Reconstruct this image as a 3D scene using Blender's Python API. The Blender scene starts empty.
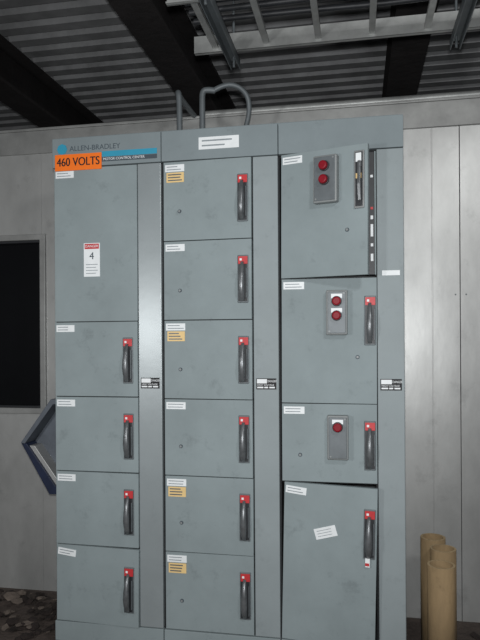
import bpy, bmesh, math, random
from mathutils import Vector, Matrix
random.seed(7)
sc = bpy.context.scene
try:
    sc.view_settings.view_transform = 'Standard'
except Exception:
    pass

# ---------------------------------------------------------------- materials
def srgb(r, g, b):
    def f(c):
        c /= 255.0
        return c / 12.92 if c <= 0.04045 else ((c + 0.055) / 1.055) ** 2.4
    return (f(r), f(g), f(b), 1)

def mat(name, col, rough=0.6, metal=0.0, nscale=6, namt=0.0, bump=0.0, bscale=40, stretch=(1, 1, 1), spec=0.5, dirt=0.0, dscale=9):
    m = bpy.data.materials.new(name)
    m.use_nodes = True
    nt = m.node_tree
    b = nt.nodes['Principled BSDF']
    b.inputs['Base Color'].default_value = col
    b.inputs['Roughness'].default_value = rough
    b.inputs['Metallic'].default_value = metal
    b.inputs['Specular IOR Level'].default_value = spec
    geo = nt.nodes.new('ShaderNodeNewGeometry')
    mp = nt.nodes.new('ShaderNodeMapping')
    mp.inputs['Scale'].default_value = stretch
    nt.links.new(geo.outputs['Position'], mp.inputs['Vector'])
    last = None
    if namt > 0:
        n = nt.nodes.new('ShaderNodeTexNoise')
        n.inputs['Scale'].default_value = nscale
        n.inputs['Detail'].default_value = 6
        n.inputs['Roughness'].default_value = 0.65
        nt.links.new(mp.outputs['Vector'], n.inputs['Vector'])
        r = nt.nodes.new('ShaderNodeValToRGB')
        r.color_ramp.elements[0].position = 0.3
        r.color_ramp.elements[1].position = 0.72
        lo = [max(0, c * (1 - namt)) for c in col[:3]] + [1]
        hi = [min(1, c * (1 + namt)) for c in col[:3]] + [1]
        r.color_ramp.elements[0].color = lo
        r.color_ramp.elements[1].color = hi
        nt.links.new(n.outputs['Fac'], r.inputs['Fac'])
        last = r.outputs['Color']
    if dirt > 0:
        n2 = nt.nodes.new('ShaderNodeTexNoise')
        n2.inputs['Scale'].default_value = dscale
        n2.inputs['Detail'].default_value = 9
        n2.inputs['Roughness'].default_value = 0.75
        nt.links.new(geo.outputs['Position'], n2.inputs['Vector'])
        r2 = nt.nodes.new('ShaderNodeValToRGB')
        r2.color_ramp.elements[0].position = 0.56
        r2.color_ramp.elements[0].color = (0, 0, 0, 1)
        r2.color_ramp.elements[1].position = 0.76
        r2.color_ramp.elements[1].color = (dirt, dirt, dirt, 1)
        nt.links.new(n2.outputs['Fac'], r2.inputs['Fac'])
        mx = nt.nodes.new('ShaderNodeMixRGB')
        nt.links.new(r2.outputs['Color'], mx.inputs['Fac'])
        if last:
            nt.links.new(last, mx.inputs['Color1'])
        else:
            mx.inputs['Color1'].default_value = col
        mx.inputs['Color2'].default_value = [c * 0.35 for c in col[:3]] + [1]
        last = mx.outputs['Color']
    if last:
        nt.links.new(last, b.inputs['Base Color'])
    if bump > 0:
        n3 = nt.nodes.new('ShaderNodeTexNoise')
        n3.inputs['Scale'].default_value = bscale
        n3.inputs['Detail'].default_value = 5
        nt.links.new(mp.outputs['Vector'], n3.inputs['Vector'])
        bp = nt.nodes.new('ShaderNodeBump')
        bp.inputs['Strength'].default_value = bump
        bp.inputs['Distance'].default_value = 0.02
        nt.links.new(n3.outputs['Fac'], bp.inputs['Height'])
        nt.links.new(bp.outputs['Normal'], b.inputs['Normal'])
    return m

M = {}
M['paint'] = mat('grey_enamel', srgb(136, 147, 149), 0.68, 0.0, 3, 0.11, 0.03, 3, spec=0.25, dirt=0.5)
M['paint2'] = mat('grey_enamel_header', srgb(127, 137, 140), 0.68, 0.0, 3, 0.10, 0.03, 3, spec=0.25, dirt=0.4)
M['strip'] = mat('grey_enamel_satin', srgb(141, 150, 152), 0.6, 0.0, 3, 0.08, 0.05, 2.5, spec=0.3, dirt=0.35)
M['strip0'] = mat('grey_enamel_gloss', srgb(146, 154, 156), 0.33, 0.18, 3, 0.08, 0.10, 2.5, spec=0.6, dirt=0.25)
M['inside'] = mat('dark_interior', srgb(38, 40, 42), 0.8, 0, 8, 0.3)
M['wall'] = mat('galvanised_panel', srgb(182, 183, 181), 0.40, 0.38, 2.5, 0.22, 0.18, 3, (1, 1, 0.5), dirt=0.5, dscale=5)
M['trim'] = mat('galvanised_trim', srgb(154, 155, 153), 0.5, 0.3, 6, 0.2, 0.1, 8, dirt=0.3)
M['seam'] = mat('seam_shadow_gap', srgb(75, 75, 75), 0.8, 0, 8, 0.2)
M['deck'] = mat('galvanised_deck', srgb(144, 145, 146), 0.6, 0.1, 4, 0.3, 0.1, 12, dirt=0.5, dscale=3)
M['beam'] = mat('beam_dark_primer', srgb(38, 35, 35), 0.85, 0, 5, 0.4, 0.3, 20)
M['tray'] = mat('tray_steel', srgb(165, 167, 165), 0.45, 0.4, 12, 0.2)
M['floor'] = mat('dirty_concrete', srgb(84, 74, 68), 0.9, 0, 4, 0.4, 0.6, 25, dirt=0.7)
M['black'] = mat('black_plastic', srgb(40, 42, 45), 0.5, 0, 20, 0.2)
M['hplate'] = mat('handle_plate', srgb(100, 106, 109), 0.5, 0.2, 20, 0.15)
M['lever'] = mat('handle_lever', srgb(108, 111, 113), 0.34, 0.4, 40, 0.3)
M['steel'] = mat('dull_steel', srgb(140, 142, 142), 0.5, 0.5, 20, 0.1)
M['red'] = mat('red_plastic', srgb(190, 48, 52), 0.5, 0, 20, 0.1)
M['lens'] = mat('red_lens', srgb(130, 14, 30), 0.5, 0, 20, 0.1, spec=0.25)
M['white'] = mat('label_white', srgb(230, 234, 235), 0.6, 0, 20, 0.06)
M['yellow'] = mat('label_yellow', srgb(228, 196, 135), 0.6, 0, 20, 0.06)
M['orange'] = mat('label_orange', srgb(248, 118, 20), 0.6, 0, 20, 0.05)
M['cyan'] = mat('badge_cyan', srgb(50, 150, 180), 0.5, 0, 20, 0.05)
M['ink'] = mat('ink_black', srgb(25, 25, 28), 0.7, 0, 20, 0.1)
M['inkgrey'] = mat('ink_grey', srgb(70, 80, 88), 0.7, 0, 20, 0.1)
M['inkpale'] = mat('ink_pale', srgb(140, 148, 152), 0.7, 0, 20, 0.1)
M['box'] = mat('station_grey', srgb(132, 136, 136), 0.5, 0.1, 8, 0.08)
M['card'] = mat('cardboard', srgb(142, 120, 88), 0.85, 0, 6, 0.25, 0.2, 30, (1, 1, 0.3), dirt=0.55)
M['cardrim'] = mat('cardboard_rim', srgb(178, 156, 120), 0.85, 0, 20, 0.15)
M['glass'] = mat('dark_glass', srgb(12, 13, 15), 0.25, 0, 3, 0.2, spec=0.3)
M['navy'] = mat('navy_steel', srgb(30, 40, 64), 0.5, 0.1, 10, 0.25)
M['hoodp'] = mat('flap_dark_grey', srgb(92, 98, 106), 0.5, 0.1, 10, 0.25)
M['rub'] = mat('rubble', srgb(104, 94, 86), 0.95, 0, 9, 0.5, 0.5, 30)
M['rub2'] = mat('rubble_dark', srgb(46, 38, 35), 0.95, 0, 9, 0.5, 0.5, 30)

# ---------------------------------------------------------------- helpers
def link(o, parent=None):
    sc.collection.objects.link(o)
    if parent is not None:
        o.parent = parent
    return o

def empty(name, loc=(0, 0, 0), rot=(0, 0, 0), parent=None):
    e = bpy.data.objects.new(name, None)
    e.empty_display_size = 0.05
    e.location = loc
    e.rotation_euler = rot
    return link(e, parent)

def mesh_obj(name, bm, m, parent=None, bevel=0, smooth=False):
    me = bpy.data.meshes.new(name)
    bm.normal_update()
    bm.to_mesh(me)
    bm.free()
    if isinstance(m, (list, tuple)):
        for k in m:
            me.materials.append(k)
    else:
        me.materials.append(m)
    o = bpy.data.objects.new(name, me)
    if smooth:
        for p in me.polygons:
            p.use_smooth = True
    if bevel:
        md = o.modifiers.new('bevel', 'BEVEL')
        md.width = bevel
        md.segments = 2
        md.limit_method = 'ANGLE'
    return link(o, parent)

def add_box(bm, x0, x1, y0, y1, z0, z1, mi=0):
    vs = [bm.verts.new(p) for p in [(x0, y0, z0), (x1, y0, z0), (x1, y1, z0), (x0, y1, z0),
                                    (x0, y0, z1), (x1, y0, z1), (x1, y1, z1), (x0, y1, z1)]]
    for f in [(0, 3, 2, 1), (4, 5, 6, 7), (0, 1, 5, 4), (1, 2, 6, 5), (2, 3, 7, 6), (3, 0, 4, 7)]:
        fc = bm.faces.new([vs[i] for i in f])
        fc.material_index = mi

def box(name, x0, x1, y0, y1, z0, z1, m, parent=None, bevel=0):
    bm = bmesh.new()
    add_box(bm, x0, x1, y0, y1, z0, z1)
    return mesh_obj(name, bm, m, parent, bevel)

def prism(name, pts, x0, x1, m, parent=None, bevel=0, axis='X'):
    bm = bmesh.new()
    if axis == 'X':
        a = [bm.verts.new((x0, p[0], p[1])) for p in pts]
        b = [bm.verts.new((x1, p[0], p[1])) for p in pts]
    else:
        a = [bm.verts.new((p[0], x0, p[1])) for p in pts]
        b = [bm.verts.new((p[0], x1, p[1])) for p in pts]
    n = len(pts)
    bm.faces.new(a)
    bm.faces.new(b[::-1])
    for i in range(n):
        bm.faces.new([a[i], b[i], b[(i + 1) % n], a[(i + 1) % n]])
    bmesh.ops.recalc_face_normals(bm, faces=bm.faces)
    return mesh_obj(name, bm, m, parent, bevel)

def cyl(name, c, r, y0, y1, m, parent=None, seg=20, r2=None, bevel=0):
    bm = bmesh.new()
    bmesh.ops.create_cone(bm, cap_ends=True, segments=seg, radius1=r, radius2=r if r2 is None else r2, depth=abs(y1 - y0))
    bmesh.ops.rotate(bm, verts=bm.verts, cent=(0, 0, 0), matrix=Matrix.Rotation(math.radians(90), 3, 'X'))
    bmesh.ops.translate(bm, verts=bm.verts, vec=(c[0], (y0 + y1) / 2, c[1]))
    return mesh_obj(name, bm, m, parent, bevel)

def text(name, s, x, z, size, m, parent, y=-0.003, align='LEFT', roty=0, sx=1.0, bold=0.0):
    cu = bpy.data.curves.new(name, 'FONT')
    cu.body = s
    cu.size = size
    cu.extrude = 0.0004
    cu.offset = bold
    cu.align_x = align
    cu.align_y = 'CENTER'
    cu.materials.append(m)
    o = bpy.data.objects.new(name, cu)
    o.location = (x, y, z)
    o.rotation_euler = (math.radians(90), roty, 0)
    o.scale = (sx, 1, 1)
    return link(o, parent)

def pipe(name, pts, r, m, parent=None, smooth=True):
    cu = bpy.data.curves.new(name, 'CURVE')
    cu.dimensions = '3D'
    cu.bevel_depth = r
    cu.bevel_resolution = 4
    cu.use_fill_caps = True
    sp = cu.splines.new('NURBS' if smooth else 'POLY')
    sp.points.add(len(pts) - 1)
    for i, p in enumerate(pts):
        sp.points[i].co = (*p, 1)
    if smooth:
        sp.use_endpoint_u = True
        sp.order_u = 3
    cu.materials.append(m)
    o = bpy.data.objects.new(name, cu)
    return link(o, parent)

# ---------------------------------------------------------------- room shell
WY = 0.613
box('floor', -5, 5, -4, 3.3, -0.1, 0, M['floor'])
wb = empty('wall_back', (0, 0, 0))
wx0, wx1, wz0, wz1 = -1.45, -0.384, 1.01, 1.95
WT = 2.55
box('panel_left', -5, wx0, WY, WY + 0.08, 0, WT, M['wall'], wb)
box('panel_below_window', wx0, wx1, WY, WY + 0.08, 0, wz0, M['wall'], wb)
box('panel_above_window', wx0, wx1, WY, WY + 0.08, wz1, WT, M['wall'], wb)
xs = [wx1, 0.6, 1.832, 2.75, 3.7, 5]
for i in range(len(xs) - 1):
    box('panel_%d' % i, xs[i] + 0.0012 * (i > 0), xs[i + 1] - 0.0012, WY, WY + 0.08, 0, WT, M['wall'], wb, 0.0015)
box('panel_rib', 1.699, 1.705, WY - 0.003, WY, 0.01, 2.42, M['wall'], wb, 0.001)
box('panel_seam_backing', wx1 + .01, 4.95, WY + 0.03, WY + 0.07, 0.01, WT - 0.01, M['seam'], wb)
for i, (x, z) in enumerate([(1.81, 1.60), (1.86, 1.60)]):
    cyl('rivet_%d' % i, (x, z), 0.004, WY - 0.003, WY, M['hplate'], wb, 10)
box('trim_1', -5, 5, WY - 0.014, WY, 2.425, WT, M['trim'], None, 0.003)
box('trim_2', -5, 5, WY - 0.02, WY + 0.10, WT, WT + 0.014, M['trim'], None, 0.003)

win = empty('window_1')
fr = 0.028
bm = bmesh.new()
add_box(bm, wx0 - fr, wx1 + fr, WY - 0.018, WY, wz1 - 0.004, wz1 + fr)
add_box(bm, wx0 - fr, wx1 + fr, WY - 0.018, WY, wz0 - fr, wz0 + 0.004)
add_box(bm, wx0 - fr, wx0 + 0.004, WY - 0.018, WY, wz0, wz1)
add_box(bm, wx1 - 0.004, wx1 + fr, WY - 0.018, WY, wz0, wz1)
mesh_obj('frame', bm, M['trim'], win, 0.003)
bm = bmesh.new()
g = 0.016
add_box(bm, wx0, wx1, WY, WY + .04, wz1 - g, wz1)
add_box(bm, wx0, wx1, WY, WY + .04, wz0, wz0 + g)
add_box(bm, wx0, wx0 + g, WY, WY + .04, wz0, wz1)
add_box(bm, wx1 - g, wx1, WY, WY + .04, wz0, wz1)
mesh_obj('gasket', bm, M['black'], win, 0.002)
box('pane', wx0, wx1, WY + 0.03, WY + 0.036, wz0, wz1, M['glass'], win)

box('wall_rear', -5, 5, 3.2, 3.3, 0, 3.5, M['seam'])

# corrugated ceiling deck, ribs parallel to the wall
CZ = 3.33
bm = bmesh.new()
pitch = 0.152
y = -3.9
prof = []
while y < 3.2:
    prof += [(y, CZ), (y + 0.080, CZ), (y + 0.090, CZ + 0.06), (y + 0.142, CZ + 0.06)]
    y += pitch
lo = [[bm.verts.new((x, p[0], p[1])) for p in prof] for x in (-5, 5)]
hi = [[bm.verts.new((x, p[0], p[1] + 0.01)) for p in prof] for x in (-5, 5)]
for i in range(len(prof) - 1):
    bm.faces.new([lo[0][i], lo[0][i + 1], lo[1][i + 1], lo[1][i]])
    bm.faces.new([hi[0][i], hi[1][i], hi[1][i + 1], hi[0][i + 1]])
bmesh.ops.recalc_face_normals(bm, faces=bm.faces)
mesh_obj('ceiling', bm, M['deck'])

def ibeam(x, name='ceiling_beam'):
    d, w, tf, tw = 0.29, 0.20, 0.022, 0.016
    z0, z1 = CZ - d, CZ
    pts = [(x - w / 2, z0), (x + w / 2, z0), (x + w / 2, z0 + tf), (x + tw / 2, z0 + tf), (x + tw / 2, z1 - tf),
           (x + w / 2, z1 - tf), (x + w / 2, z1), (x - w / 2, z1), (x - w / 2, z1 - tf), (x - tw / 2, z1 - tf),
           (x - tw / 2, z0 + tf), (x - w / 2, z0 + tf)]
    prism(name, pts, -3.9, 3.2, M['beam'], None, 0, axis='Y')
for x in (0.25, -0.97, 1.64, 2.95, -2.3):
    ibeam(x)

# ---------------------------------------------------------------- cable tray (ladder)
HZ = 1.379 + 1.30
tray = empty('cable_tray')
ty0, ty1 = -0.26, 0.15
tx0, tx1 = 0.62, 4.2
for nm, yy, s in (('rail_back', ty1, -1), ('rail_front', ty0, 1)):
    bm = bmesh.new()
    add_box(bm, tx0, tx1, yy - 0.003, yy + 0.003, HZ, HZ + 0.075)
    a, b2 = sorted((yy, yy - s * 0.02))
    add_box(bm, tx0, tx1, a, b2, HZ + 0.069, HZ + 0.075)
    add_box(bm, tx0, tx1, a, b2, HZ, HZ + 0.006)
    mesh_obj(nm, bm, M['tray'], tray)
bm = bmesh.new()
x = tx0 + 0.1
while x < tx1:
    add_box(bm, x - 0.013, x + 0.013, ty0, ty1, HZ + 0.012, HZ + 0.03)
    x += 0.2286
mesh_obj('rungs', bm, M['tray'], tray)
for i, x in enumerate((0.79, 1.76, 2.9)):
    bm = bmesh.new()
    add_box(bm, x - 0.022, x - 0.018, ty0 - 0.12, ty1 + 0.10, HZ - 0.042, HZ)
    add_box(bm, x + 0.018, x + 0.022, ty0 - 0.12, ty1 + 0.10, HZ - 0.042, HZ)
    add_box(bm, x - 0.022, x + 0.022, ty0 - 0.12, ty1 + 0.10, HZ - 0.004, HZ)
    mesh_obj('strut_%d' % i, bm, M['hplate'], tray)
    for j, yy in enumerate((ty0 - 0.07, ty1 + 0.06)):
        pipe('rod_%d_%d' % (i, j), [(x, yy, HZ - 0.05), (x, yy, CZ + 0.01)], 0.006, M['hplate'], tray, False)
for i in range(3):
    yy = -0.18 + i * 0.07
    pts = [(tx0 + 0.05 + k * 0.4, yy + random.uniform(-.015, .015), HZ + 0.045) for k in range(9)]
    pipe('cable_%d' % i, pts, 0.012, M['black'], tray)

# ---------------------------------------------------------------- conduits
def gland(p, x, yy, nm):
    bm = bmesh.new()
    bmesh.ops.create_cone(bm, cap_ends=True, segments=8, radius1=0.024, radius2=0.02, depth=0.05)
    bmesh.ops.translate(bm, verts=bm.verts, vec=(x, yy, 2.311))
    mesh_obj(nm, bm, M['steel'], p)
cg = empty('rigid_conduit')
pipe('pipe', [(0.52, 0.25, 2.28), (0.52, 0.25, 2.50), (0.515, 0.25, 2.555), (0.50, 0.29, 2.56), (0.50, 0.45, 2.56), (0.50, 0.72, 2.57)], 0.014, M['hplate'], cg)
gland(cg, 0.52, 0.25, 'gland')
fc = empty('flexible_conduit')
# short riser with elbow, then a drooping flexible loop back down to the cabinet top
pipe('riser', [(0.63, 0.25, 2.28), (0.63, 0.25, 2.48), (0.63, 0.25, 2.55), (0.66, 0.255, 2.555), (0.69, 0.26, 2.55)], 0.014, M['hplate'], fc)
pipe('hose', [(0.68, 0.26, 2.55), (0.73, 0.26, 2.575), (0.79, 0.28, 2.575), (0.835, 0.31, 2.54), (0.84, 0.34, 2.48), (0.82, 0.37, 2.42), (0.79, 0.40, 2.37), (0.78, 0.40, 2.28)], 0.012, M['hplate'], fc)
gland(fc, 0.63, 0.25, 'gland_a')
gland(fc, 0.78, 0.40, 'gland_b')
pipe('overhead_pipe', [(0.55, WY + 0.03, WT + 0.032), (4.9, WY + 0.03, WT + 0.032)], 0.021, M['tray'], None, False)

# ---------------------------------------------------------------- motor control cabinet
H, DEP, W = 2.286, 0.508, 0.508
cab = empty('motor_control_cabinet')
bm = bmesh.new()
T = 0.006
add_box(bm, 0, T, 0.022, DEP, 0.0, H)
add_box(bm, 3 * W - T, 3 * W, 0.022, DEP, 0.0, H)
add_box(bm, T, 3 * W - T, 0.022, DEP, H - T, H)
add_box(bm, T, 3 * W - T, DEP - T, DEP, 0.0, H)
add_box(bm, 0, 3 * W, 0.022, DEP, 0.02, 0.03)
mesh_obj('carcass', bm, M['paint'], cab)
bm = bmesh.new()
for s in range(3):
    if s:
        add_box(bm, s * W - 0.004, s * W + 0.004, 0.022, DEP - T, 0.03, H - T)
    add_box(bm, s * W + 0.394, s * W + 0.402, 0.022, DEP - T, 0.03, H - T)
    add_box(bm, s * W + T, s * W + W - T, 0.26, 0.27, 0.03, H - T)
R = [0.139, 0.474, 0.802, 1.132, 1.470, 1.810, 2.152]
rows = {0: [0.139, 0.480, 0.806, 1.137, 1.468, 2.152], 1: R[:], 2: [R[0], 0.795, 1.120, 1.636, R[6]]}
for s in range(3):
    for z in rows[s]:
        add_box(bm, s * W + 0.006, s * W + 0.396, 0.022, 0.26, z - 0.006, z + 0.006)
mesh_obj('inner_frame', bm, M['inside'], cab)
box('base_sill', 0.0, 3 * W, 0.004, 0.022, 0.0, 0.045, M['inside'], cab)
for s in range(3):
    box('top_wireway_cover_%d' % s, s * W + 0.0015, s * W + W - 0.0015, -0.001, 0.022, R[6] + 0.004, H, M['paint2'], cab, 0.002)
    box('bottom_wireway_cover_%d' % s, s * W + 0.002, s * W + W - 0.002, 0, 0.022, 0.048, R[0] - 0.004, M['paint'], cab, 0.002)
    box('vertical_wireway_door_%d' % s, s * W + 0.4005, s * W + W - 0.002, 0, 0.022, R[0], R[6], M['strip0'] if s == 0 else M['strip'], cab, 0.003)
    lx = s * W + 0.411
    box('wireway_label_black_%d' % s, lx, lx + 0.084, -0.002, 0, 1.176, 1.222, M['ink'], cab)
    box('wireway_label_white_%d' % s, lx + 0.003, lx + 0.045, -0.003, 0, 1.201, 1.219, M['white'], cab)
    for k, (a, b2) in enumerate(((0.004, 0.03), (0.034, 0.05), (0.055, 0.078))):
        box('wireway_label_dash_%d_%d' % (s, k), lx + a, lx + b2, -0.003, 0, 1.181, 1.187, M['white'], cab)
    text('wireway_label_text_%d' % s, 'DANGER', lx + 0.047, 1.210, 0.013, M['white'], cab, -0.0028, sx=0.75)
    text('wireway_label_text2_%d' % s, 'HIGH VOLTAGE', lx + 0.004, 1.194, 0.010, M['white'], cab, -0.0028)

def lever_mesh(p, cx, cz):
    """one-piece grip: stations down its length as (z, y_back, y_front, half width)"""
    st = [(0.072, -0.008, -0.016, 0.006), (0.060, -0.008, -0.026, 0.008), (0.035, -0.018, -0.036, 0.010), (0.005, -0.024, -0.043, 0.012),
          (-0.030, -0.026, -0.045, 0.0135), (-0.058, -0.022, -0.040, 0.012), (-0.078, -0.010, -0.030, 0.010), (-0.092, -0.006, -0.018, 0.007)]
    bm = bmesh.new()
    rings = []
    for z, yb, yf, hw in st:
        ym, ry = (yb + yf) / 2, abs(yf - yb) / 2
        rings.append([bm.verts.new((cx + hw * math.cos(a), ym + ry * math.sin(a), cz + z)) for a in [2 * math.pi * k / 12 for k in range(12)]])
    for a, b in zip(rings, rings[1:]):
        for k in range(12):
            bm.faces.new([a[k], a[(k + 1) % 12], b[(k + 1) % 12], b[k]])
    bm.faces.new(rings[0][::-1])
    bm.faces.new(rings[-1])
    bmesh.ops.recalc_face_normals(bm, faces=bm.faces)
    mesh_obj('handle_lever', bm, M['lever'], p, 0, True)

def handle(p, cx, cz):
    hw, hh = 0.023, 0.10
    box('handle_plate', cx - hw, cx + hw, -0.006, 0, cz - hh, cz + hh, M['hplate'], p, 0.003)
    box('handle_slot', cx - hw + .004, cx + hw - .004, -0.0075, -0.004, cz - hh + .006, cz + hh - .036, M['black'], p, 0.001)
    box('handle_red_flag', cx - hw + .004, cx + hw - .002, -0.010, -0.005, cz + hh - .038, cz + hh - .006, M['red'], p, 0.001)
    box('handle_mark', cx - 0.012, cx - 0.003, -0.0115, -0.009, cz + hh - .024, cz + hh - .015, M['white'], p)
    lever_mesh(p, cx - 0.001, cz)
    box('handle_guard', cx + 0.0155, cx + 0.0185, -0.018, -0.004, cz - 0.08, cz + 0.045, M['hplate'], p, 0.001)

def label(p, x, z, w, h, m='white', rot=0, lines=2, ink='inkpale'):
    e = empty('label', (x, 0, z), (0, rot, 0), p)
    box('plate', 0, w, -0.0022, 0, -h, 0, M[m], e)
    for i in range(lines):
        zz = -h * (i + 0.75) / (lines + 0.5)
        wln = w * random.uniform(0.55, 0.85)
        box('print_%d' % i, w * 0.08, w * 0.08 + wln, -0.0027, -0.002, zz - h * 0.06, zz + h * 0.06, M[ink], e)
    return e

def door(n, s, z0, z1, hz=None, knob=None, yellow=False, rot=(0, 0, 0), lrot=0.0, hx=0.350, w=0.387, dx=0.0):
    x0 = s * W + 0.010 + dx
    h = z1 - z0 - 0.004
    p = empty('door_%d' % n, (x0, 0, z0 + 0.002), rot, cab)
    bm = bmesh.new()
    add_box(bm, 0, w, 0, 0.003, 0, h)
    add_box(bm, 0, 0.003, 0.003, 0.021, 0, h)
    add_box(bm, w - 0.003, w, 0.003, 0.021, 0, h)
    add_box(bm, 0.003, w - .003, 0.003, 0.021, 0, 0.003)
    add_box(bm, 0.003, w - .003, 0.003, 0.021, h - .003, h)
    mesh_obj('door_panel', bm, M['paint'], p, 0.0012)
    if hz is not None:
        handle(p, hx - 0.010, hz - z0)
    label(p, 0.008, h - 0.012, 0.086, 0.030, rot=lrot)
    if yellow:
        label(p, 0.014, h - 0.046, 0.078, 0.042, 'yellow', lines=3, ink='hplate')
    if knob:
        cyl('latch_ring', (knob[0], knob[1]), 0.008, -0.003, 0, M['inkgrey'], p, 18)
        cyl('latch', (knob[0], knob[1]), 0.005, -0.006, 0, M['box'], p, 12)
    return p, w, h

n = 0
r = rows[0]
rad = math.radians
for i in range(5):
    z0, z1 = r[i], r[i + 1]
    if i < 4:
        rot = (0, rad(0.55), rad(-1.8)) if i == 0 else (0, rad((0, 0.15, 0.0, -0.1)[i]), rad((0, -0.6, 0, -0.4)[i]))
        p, w, h = door(n, 0, z0, z1, hz=(z0 + z1) / 2 - 0.008, rot=rot, lrot=rad(6) if i == 0 else 0, hx=0.354)
    else:
        p, w, h = door(n, 0, z0, z1)
        e = empty('warning_label', (0.140, 0, 0.345), (0, 0, 0), p)
        box('plate', 0, 0.075, -0.0022, 0, -0.148, 0, M['white'], e)
        box('red_band', 0.004, 0.071, -0.0028, -0.001, -0.026, -0.003, M['red'], e)
        text('word', 'DANGER', 0.0375, -0.0145, 0.015, M['white'], e, -0.003, 'CENTER')
        text('bolt', '4', 0.0375, -0.058, 0.045, M['inkgrey'], e, -0.003, 'CENTER')
        for k in range(4):
            box('print_%d' % k, 0.01, 0.065 - 0.008 * (k % 2), -0.0027, -0.001, -0.096 - k * 0.013, -0.093 - k * 0.013, M['inkpale'], e)
    n += 1
sag = [(0, 0), (0.1, -0.5), (0.0, -1.2), (0.12, -1.6), (0.1, -2.0), (0.15, -2.0)]
for i in range(6):
    z0, z1 = R[i], R[i + 1]
    p, w, h = door(n, 1, z0, z1, hz=(z0 + z1) / 2 - 0.002, knob=(0.072, 0.125), yellow=(i in (0, 1, 3, 5)), hx=0.359,
                   rot=(0, rad(sag[i][0]), rad(sag[i][1])), w=0.385)
    n += 1
r = rows[2]
# bottom large door, ajar and sagging
p, w, h = door(n, 2, r[0], r[1], hz=0.609, rot=(0, rad(1.35), rad(-5.5)), lrot=rad(5), hx=0.360, w=0.379, dx=-0.006)
e = empty('sticker', (0.125, 0, 0.467), (0, rad(-17), 0), p)
box('plate', 0, 0.090, -0.0022, 0, -0.044, 0, M['white'], e)
for k in range(3):
    box('print_%d' % k, 0.01, 0.07, -0.0027, -0.001, -0.012 - k * 0.011, -0.010 - k * 0.011, M['inkpale'], e)
box('tag', 0.336, 0.354, -0.012, -0.006, 0.34, 0.375, M['white'], p)
box('tag_red', 0.336, 0.352, -0.014, -0.006, 0.345, 0.356, M['red'], p)
n += 1

def station(p, cx, z0, z1, lamps, plate=True, hw=0.043):
    e = empty('pushbutton_station', (cx, 0, 0), (0, 0, 0), p)
    box('housing', -hw, hw, -0.035, 0, z0, z1, M['box'], e, 0.006)
    box('face_plate', -hw + 0.007, hw - 0.007, -0.038, -0.034, z0 + 0.007, z1 - 0.007, M['hplate'], e, 0.002)
    for zz in lamps:
        if plate:
            box('legend', -0.022, 0.022, -0.0395, -0.037, zz + 0.012, zz + 0.030, M['white'], e)
        cyl('bezel', (0, zz), 0.021, -0.046, -0.037, M['black'], e, 20, bevel=0.002)
        cyl('lens', (0, zz), 0.018, -0.064, -0.044, M['lens'], e, 20, r2=0.018, bevel=0.006)
    cyl('screw', (-hw + .014, z0 + .014), 0.004, -0.040, -0.037, M['box'], e, 8)
    cyl('screw', (hw - .014, z1 - .014), 0.004, -0.040, -0.037, M['box'], e, 8)

p, w, h = door(n, 2, r[1], r[2], hz=(r[1] + r[2]) / 2 - 0.008, knob=(0.075, 0.110), hx=0.368)
station(p, 0.230, 0.098, 0.278, [0.232])
n += 1
p, w, h = door(n, 2, r[2], r[3], hz=1.458, knob=(0.31, 0.19), hx=0.370, rot=(0, rad(0.2), rad(-0.8)))
station(p, 0.228, 0.280, 0.462, [0.416, 0.358])
n += 1
# top door, ajar; carries a long latch plate
p, w, h = door(n, 2, r[3], r[4], rot=(0, rad(0.4), rad(-17)), knob=(0.285, 0.18), w=0.367)
station(p, 0.203, 0.290, 0.478, [0.433, 0.378], plate=False, hw=0.050)
lx = 0.333
box('latch_plate', lx - 0.018, lx + 0.022, -0.008, 0, 0.260, 0.485, M['steel'], p, 0.002)
box('latch_slot', lx - 0.012, lx + 0.016, -0.011, -0.006, 0.267, 0.478, M['black'], p)
box('latch_white', lx - 0.010, lx + 0.012, -0.013, -0.010, 0.44, 0.474, M['white'], p)
box('latch_yellow', lx - 0.010, lx + 0.012, -0.013, -0.010, 0.375, 0.395, M['yellow'], p)
prism('latch_lever', [(-0.01, 0.44), (-0.03, 0.44), (-0.036, 0.35), (-0.026, 0.285), (-0.016, 0.285), (-0.025, 0.35), (-0.02, 0.42), (-0.01, 0.42)], lx + 0.002, lx + 0.014, M['lever'], p, 0.002)
# contents visible behind the ajar door
box('starter_unit', 2 * W + 0.10, 2 * W + 0.374, 0.030, 0.20, 1.66, 2.13, M['inside'], cab, 0.004)
box('unit_flange', 2 * W + 0.366, 2 * W + 0.396, 0.006, 0.030, 1.645, 2.145, M['black'], cab, 0.002)
box('unit_edge', 2 * W + 0.392, 2 * W + 0.397, 0.000, 0.010, 1.645, 2.145, M['paint'], cab)
for i, (z, dz) in enumerate(((1.70, .03), (1.76, .012), (1.80, .05), (1.87, .015), (2.04, .01))):
    box('unit_tag_%d' % i, 2 * W + 0.376, 2 * W + 0.386, 0.003, 0.009, z, z + dz, M['white'], cab)
box('unit_tag_red', 2 * W + 0.376, 2 * W + 0.386, 0.003, 0.009, 1.91, 1.92, M['red'], cab)

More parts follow.
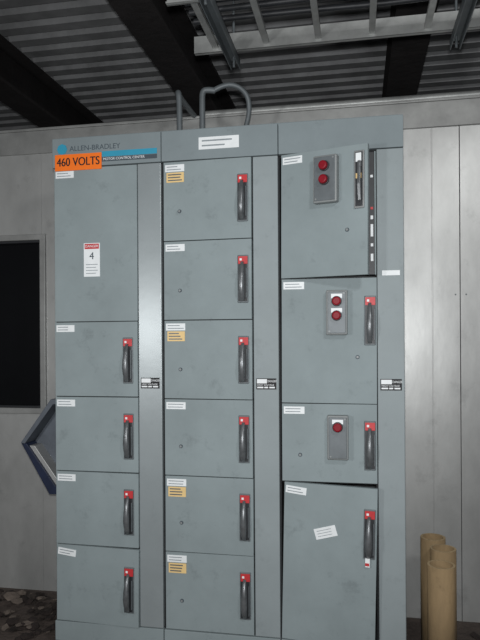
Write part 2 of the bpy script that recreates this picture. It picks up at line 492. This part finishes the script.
# header graphics
label(cab, W + 0.168, 2.248, 0.175, 0.052, rot=0, lines=2, ink='inkpale')
box('voltage_label', 0.016, 0.236, -0.004, -0.001, 2.140, 2.212, M['orange'], cab)
text('voltage_text', '460 VOLTS', 0.126, 2.176, 0.052, M['ink'], cab, -0.0048, 'CENTER', sx=0.82)
text('voltage_text_bold', '460 VOLTS', 0.1275, 2.176, 0.052, M['ink'], cab, -0.0046, 'CENTER', sx=0.82)
box('badge_strip', 0.238, 0.490, -0.003, -0.001, 2.192, 2.216, M['cyan'], cab)
box('badge_strip_lower', 0.238, 0.490, -0.003, -0.001, 2.172, 2.190, M['inkgrey'], cab)
text('badge_text', 'MOTOR CONTROL CENTER', 0.244, 2.181, 0.015, M['white'], cab, -0.0036)
text('maker_text', 'ALLEN-BRADLEY', 0.085, 2.236, 0.032, M['inkgrey'], cab, -0.0018, sx=1.0)
bm = bmesh.new()
bmesh.ops.create_cone(bm, cap_ends=True, segments=8, radius1=0.024, radius2=0.024, depth=0.003)
bmesh.ops.rotate(bm, verts=bm.verts, cent=(0, 0, 0), matrix=Matrix.Rotation(math.radians(90), 3, 'X'))
bmesh.ops.translate(bm, verts=bm.verts, vec=(0.05, -0.002, 2.236))
mesh_obj('maker_badge', bm, M['cyan'], cab)
box('strip_label', 2 * W + 0.42, 2 * W + 0.49, -0.002, 0, 1.640, 1.660, M['white'], cab)
box('lifting_angle', 0.02, 3 * W - 0.02, 0.03, 0.07, H, H + 0.012, M['paint2'], cab, 0.002)

# ---------------------------------------------------------------- bent metal flap bracketed off the wall beside the cabinet
hd = empty('bent_metal_flap')
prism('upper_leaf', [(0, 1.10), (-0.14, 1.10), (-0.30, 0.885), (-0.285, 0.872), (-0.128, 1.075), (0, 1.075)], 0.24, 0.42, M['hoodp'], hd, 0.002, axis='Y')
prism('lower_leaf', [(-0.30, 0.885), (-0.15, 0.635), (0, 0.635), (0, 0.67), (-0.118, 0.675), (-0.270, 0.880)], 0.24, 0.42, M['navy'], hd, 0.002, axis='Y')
prism('web_plate', [(0, 1.08), (-0.128, 1.075), (-0.275, 0.876), (-0.118, 0.670), (0, 0.665)], 0.33, 0.345, M['hoodp'], hd, 0, axis='Y')
prism('stiffener', [(-0.265, 0.868), (-0.235, 0.868), (-0.085, 0.665), (-0.115, 0.665)], 0.255, 0.335, M['wall'], hd, 0.002, axis='Y')
box('wall_bracket_upper', -0.10, -0.06, 0.342, WY, 1.00, 1.03, M['hoodp'], hd)
box('wall_bracket_lower', -0.10, -0.06, 0.342, WY, 0.70, 0.73, M['hoodp'], hd)

# ---------------------------------------------------------------- cardboard tubes
def tube(x, y, h, r, tilt=0.0):
    bm = bmesh.new()
    seg = 40
    ri = r - 0.009
    rings = []
    for (rr, z) in ((r, 0), (r, h), (ri, h), (ri, 0.0)):
        rings.append([bm.verts.new((rr * math.cos(2 * math.pi * k / seg), rr * math.sin(2 * math.pi * k / seg), z)) for k in range(seg)])
    for a in range(4):
        A, B = rings[a], rings[(a + 1) % 4]
        for k in range(seg):
            f = bm.faces.new([A[k], A[(k + 1) % seg], B[(k + 1) % seg], B[k]])
            f.material_index = 1 if a == 1 else 0
            f.smooth = a != 1
    o = mesh_obj('cardboard_tube', bm, [M['card'], M['cardrim']])
    o.location = (x, y, 0)
    o.rotation_euler = (0, tilt, 0)
tube(1.664, 0.325, 0.495, 0.054)
tube(1.692, 0.205, 0.485, 0.054)
tube(1.668, 0.075, 0.460, 0.055)

# ---------------------------------------------------------------- rubble
def rubble(name, count, xr, yr, smin, smax, flat=0.4):
    bm = bmesh.new()
    for i in range(count):
        x, y = random.uniform(*xr), random.uniform(*yr)
        big = random.random() < 0.12
        s = random.uniform(smin, smax) * (1.5 if big else 1.0)
        t = bmesh.new()
        bmesh.ops.create_icosphere(t, subdivisions=1, radius=s)
        sx = random.uniform(0.5, 1.8)
        for v in t.verts:
            v.co *= random.uniform(0.6, 1.25)
            v.co.x *= sx
            v.co.z *= (0.18 if big else flat) * random.uniform(0.7, 1.2)
        rt = Matrix.Rotation(random.uniform(0, 6.28), 4, 'Z') @ Matrix.Rotation(random.uniform(-.5, .5), 4, 'X')
        bmesh.ops.transform(t, matrix=rt, verts=t.verts)
        zmin = min(v.co.z for v in t.verts)
        lift = random.uniform(0, 0.02) if count > 100 else 0
        bmesh.ops.translate(t, vec=(x, y, -zmin - 0.002 + lift), verts=t.verts)
        me = bpy.data.meshes.new('tmp')
        t.to_mesh(me)
        t.free()
        k0 = len(bm.faces)
        bm.from_mesh(me)
        bm.faces.ensure_lookup_table()
        mi = 0 if big else random.choice((0, 1, 1))
        for f in bm.faces[k0:]:
            f.material_index = mi
        bpy.data.meshes.remove(me)
    mesh_obj(name, bm, [M['rub'], M['rub2']])
rubble('rubble_pile', 480, (-1.3, -0.09), (-0.5, 0.53), 0.006, 0.034)
rubble('rubble_pile', 60, (1.86, 2.6), (-0.2, 0.5), 0.01, 0.03)

# ---------------------------------------------------------------- lights
def lamp(name, kind, loc, energy, size, col=(1, 1, 1), target=None):
    l = bpy.data.lights.new(name, kind)
    l.energy = energy
    l.color = col
    if kind in ('POINT', 'SPOT'):
        l.shadow_soft_size = size
    else:
        l.size = size
    if kind == 'SPOT':
        l.spot_size = math.radians(106)
        l.spot_blend = 1.0
    o = bpy.data.objects.new(name, l)
    o.location = loc
    if target is not None:
        d = Vector(target) - Vector(loc)
        o.rotation_euler = d.to_track_quat('-Z', 'Y').to_euler()
    link(o)
lamp('camera_flash', 'SPOT', (1.34, -2.60, 1.46), 172, 0.03, (0.98, 0.99, 1.0), (0.95, 0, 1.42))
lamp('work_light', 'AREA', (-0.43, -2.58, 1.48), 18, 0.2, (1, 1, 1), (0.45, 0, 1.4))
lamp('ceiling_lamp', 'AREA', (2.3, -2.6, 2.9), 22, 0.3, (1, 1, 1), (1.8, 0.6, 1.7))

w = bpy.data.worlds.new('world')
w.use_nodes = True
w.node_tree.nodes['Background'].inputs[0].default_value = (0.80, 0.83, 0.9, 1)
w.node_tree.nodes['Background'].inputs[1].default_value = 0.09
sc.world = w

# ---------------------------------------------------------------- camera
cd = bpy.data.cameras.new('camera')
cd.sensor_width = 36
cd.sensor_fit = 'AUTO'
cd.lens = 622 / 640 * 36
cd.shift_y = 21 / 640
cd.clip_start = 0.05
co = bpy.data.objects.new('camera', cd)
link(co)
mt = Matrix.Translation((1.337, -2.577, 1.379)) @ Matrix.Rotation(math.radians(10.7), 4, 'Z') @ \
     Matrix.Rotation(math.radians(90), 4, 'X') @ Matrix.Rotation(math.radians(-0.35), 4, 'Z')
co.matrix_world = mt
sc.camera = co
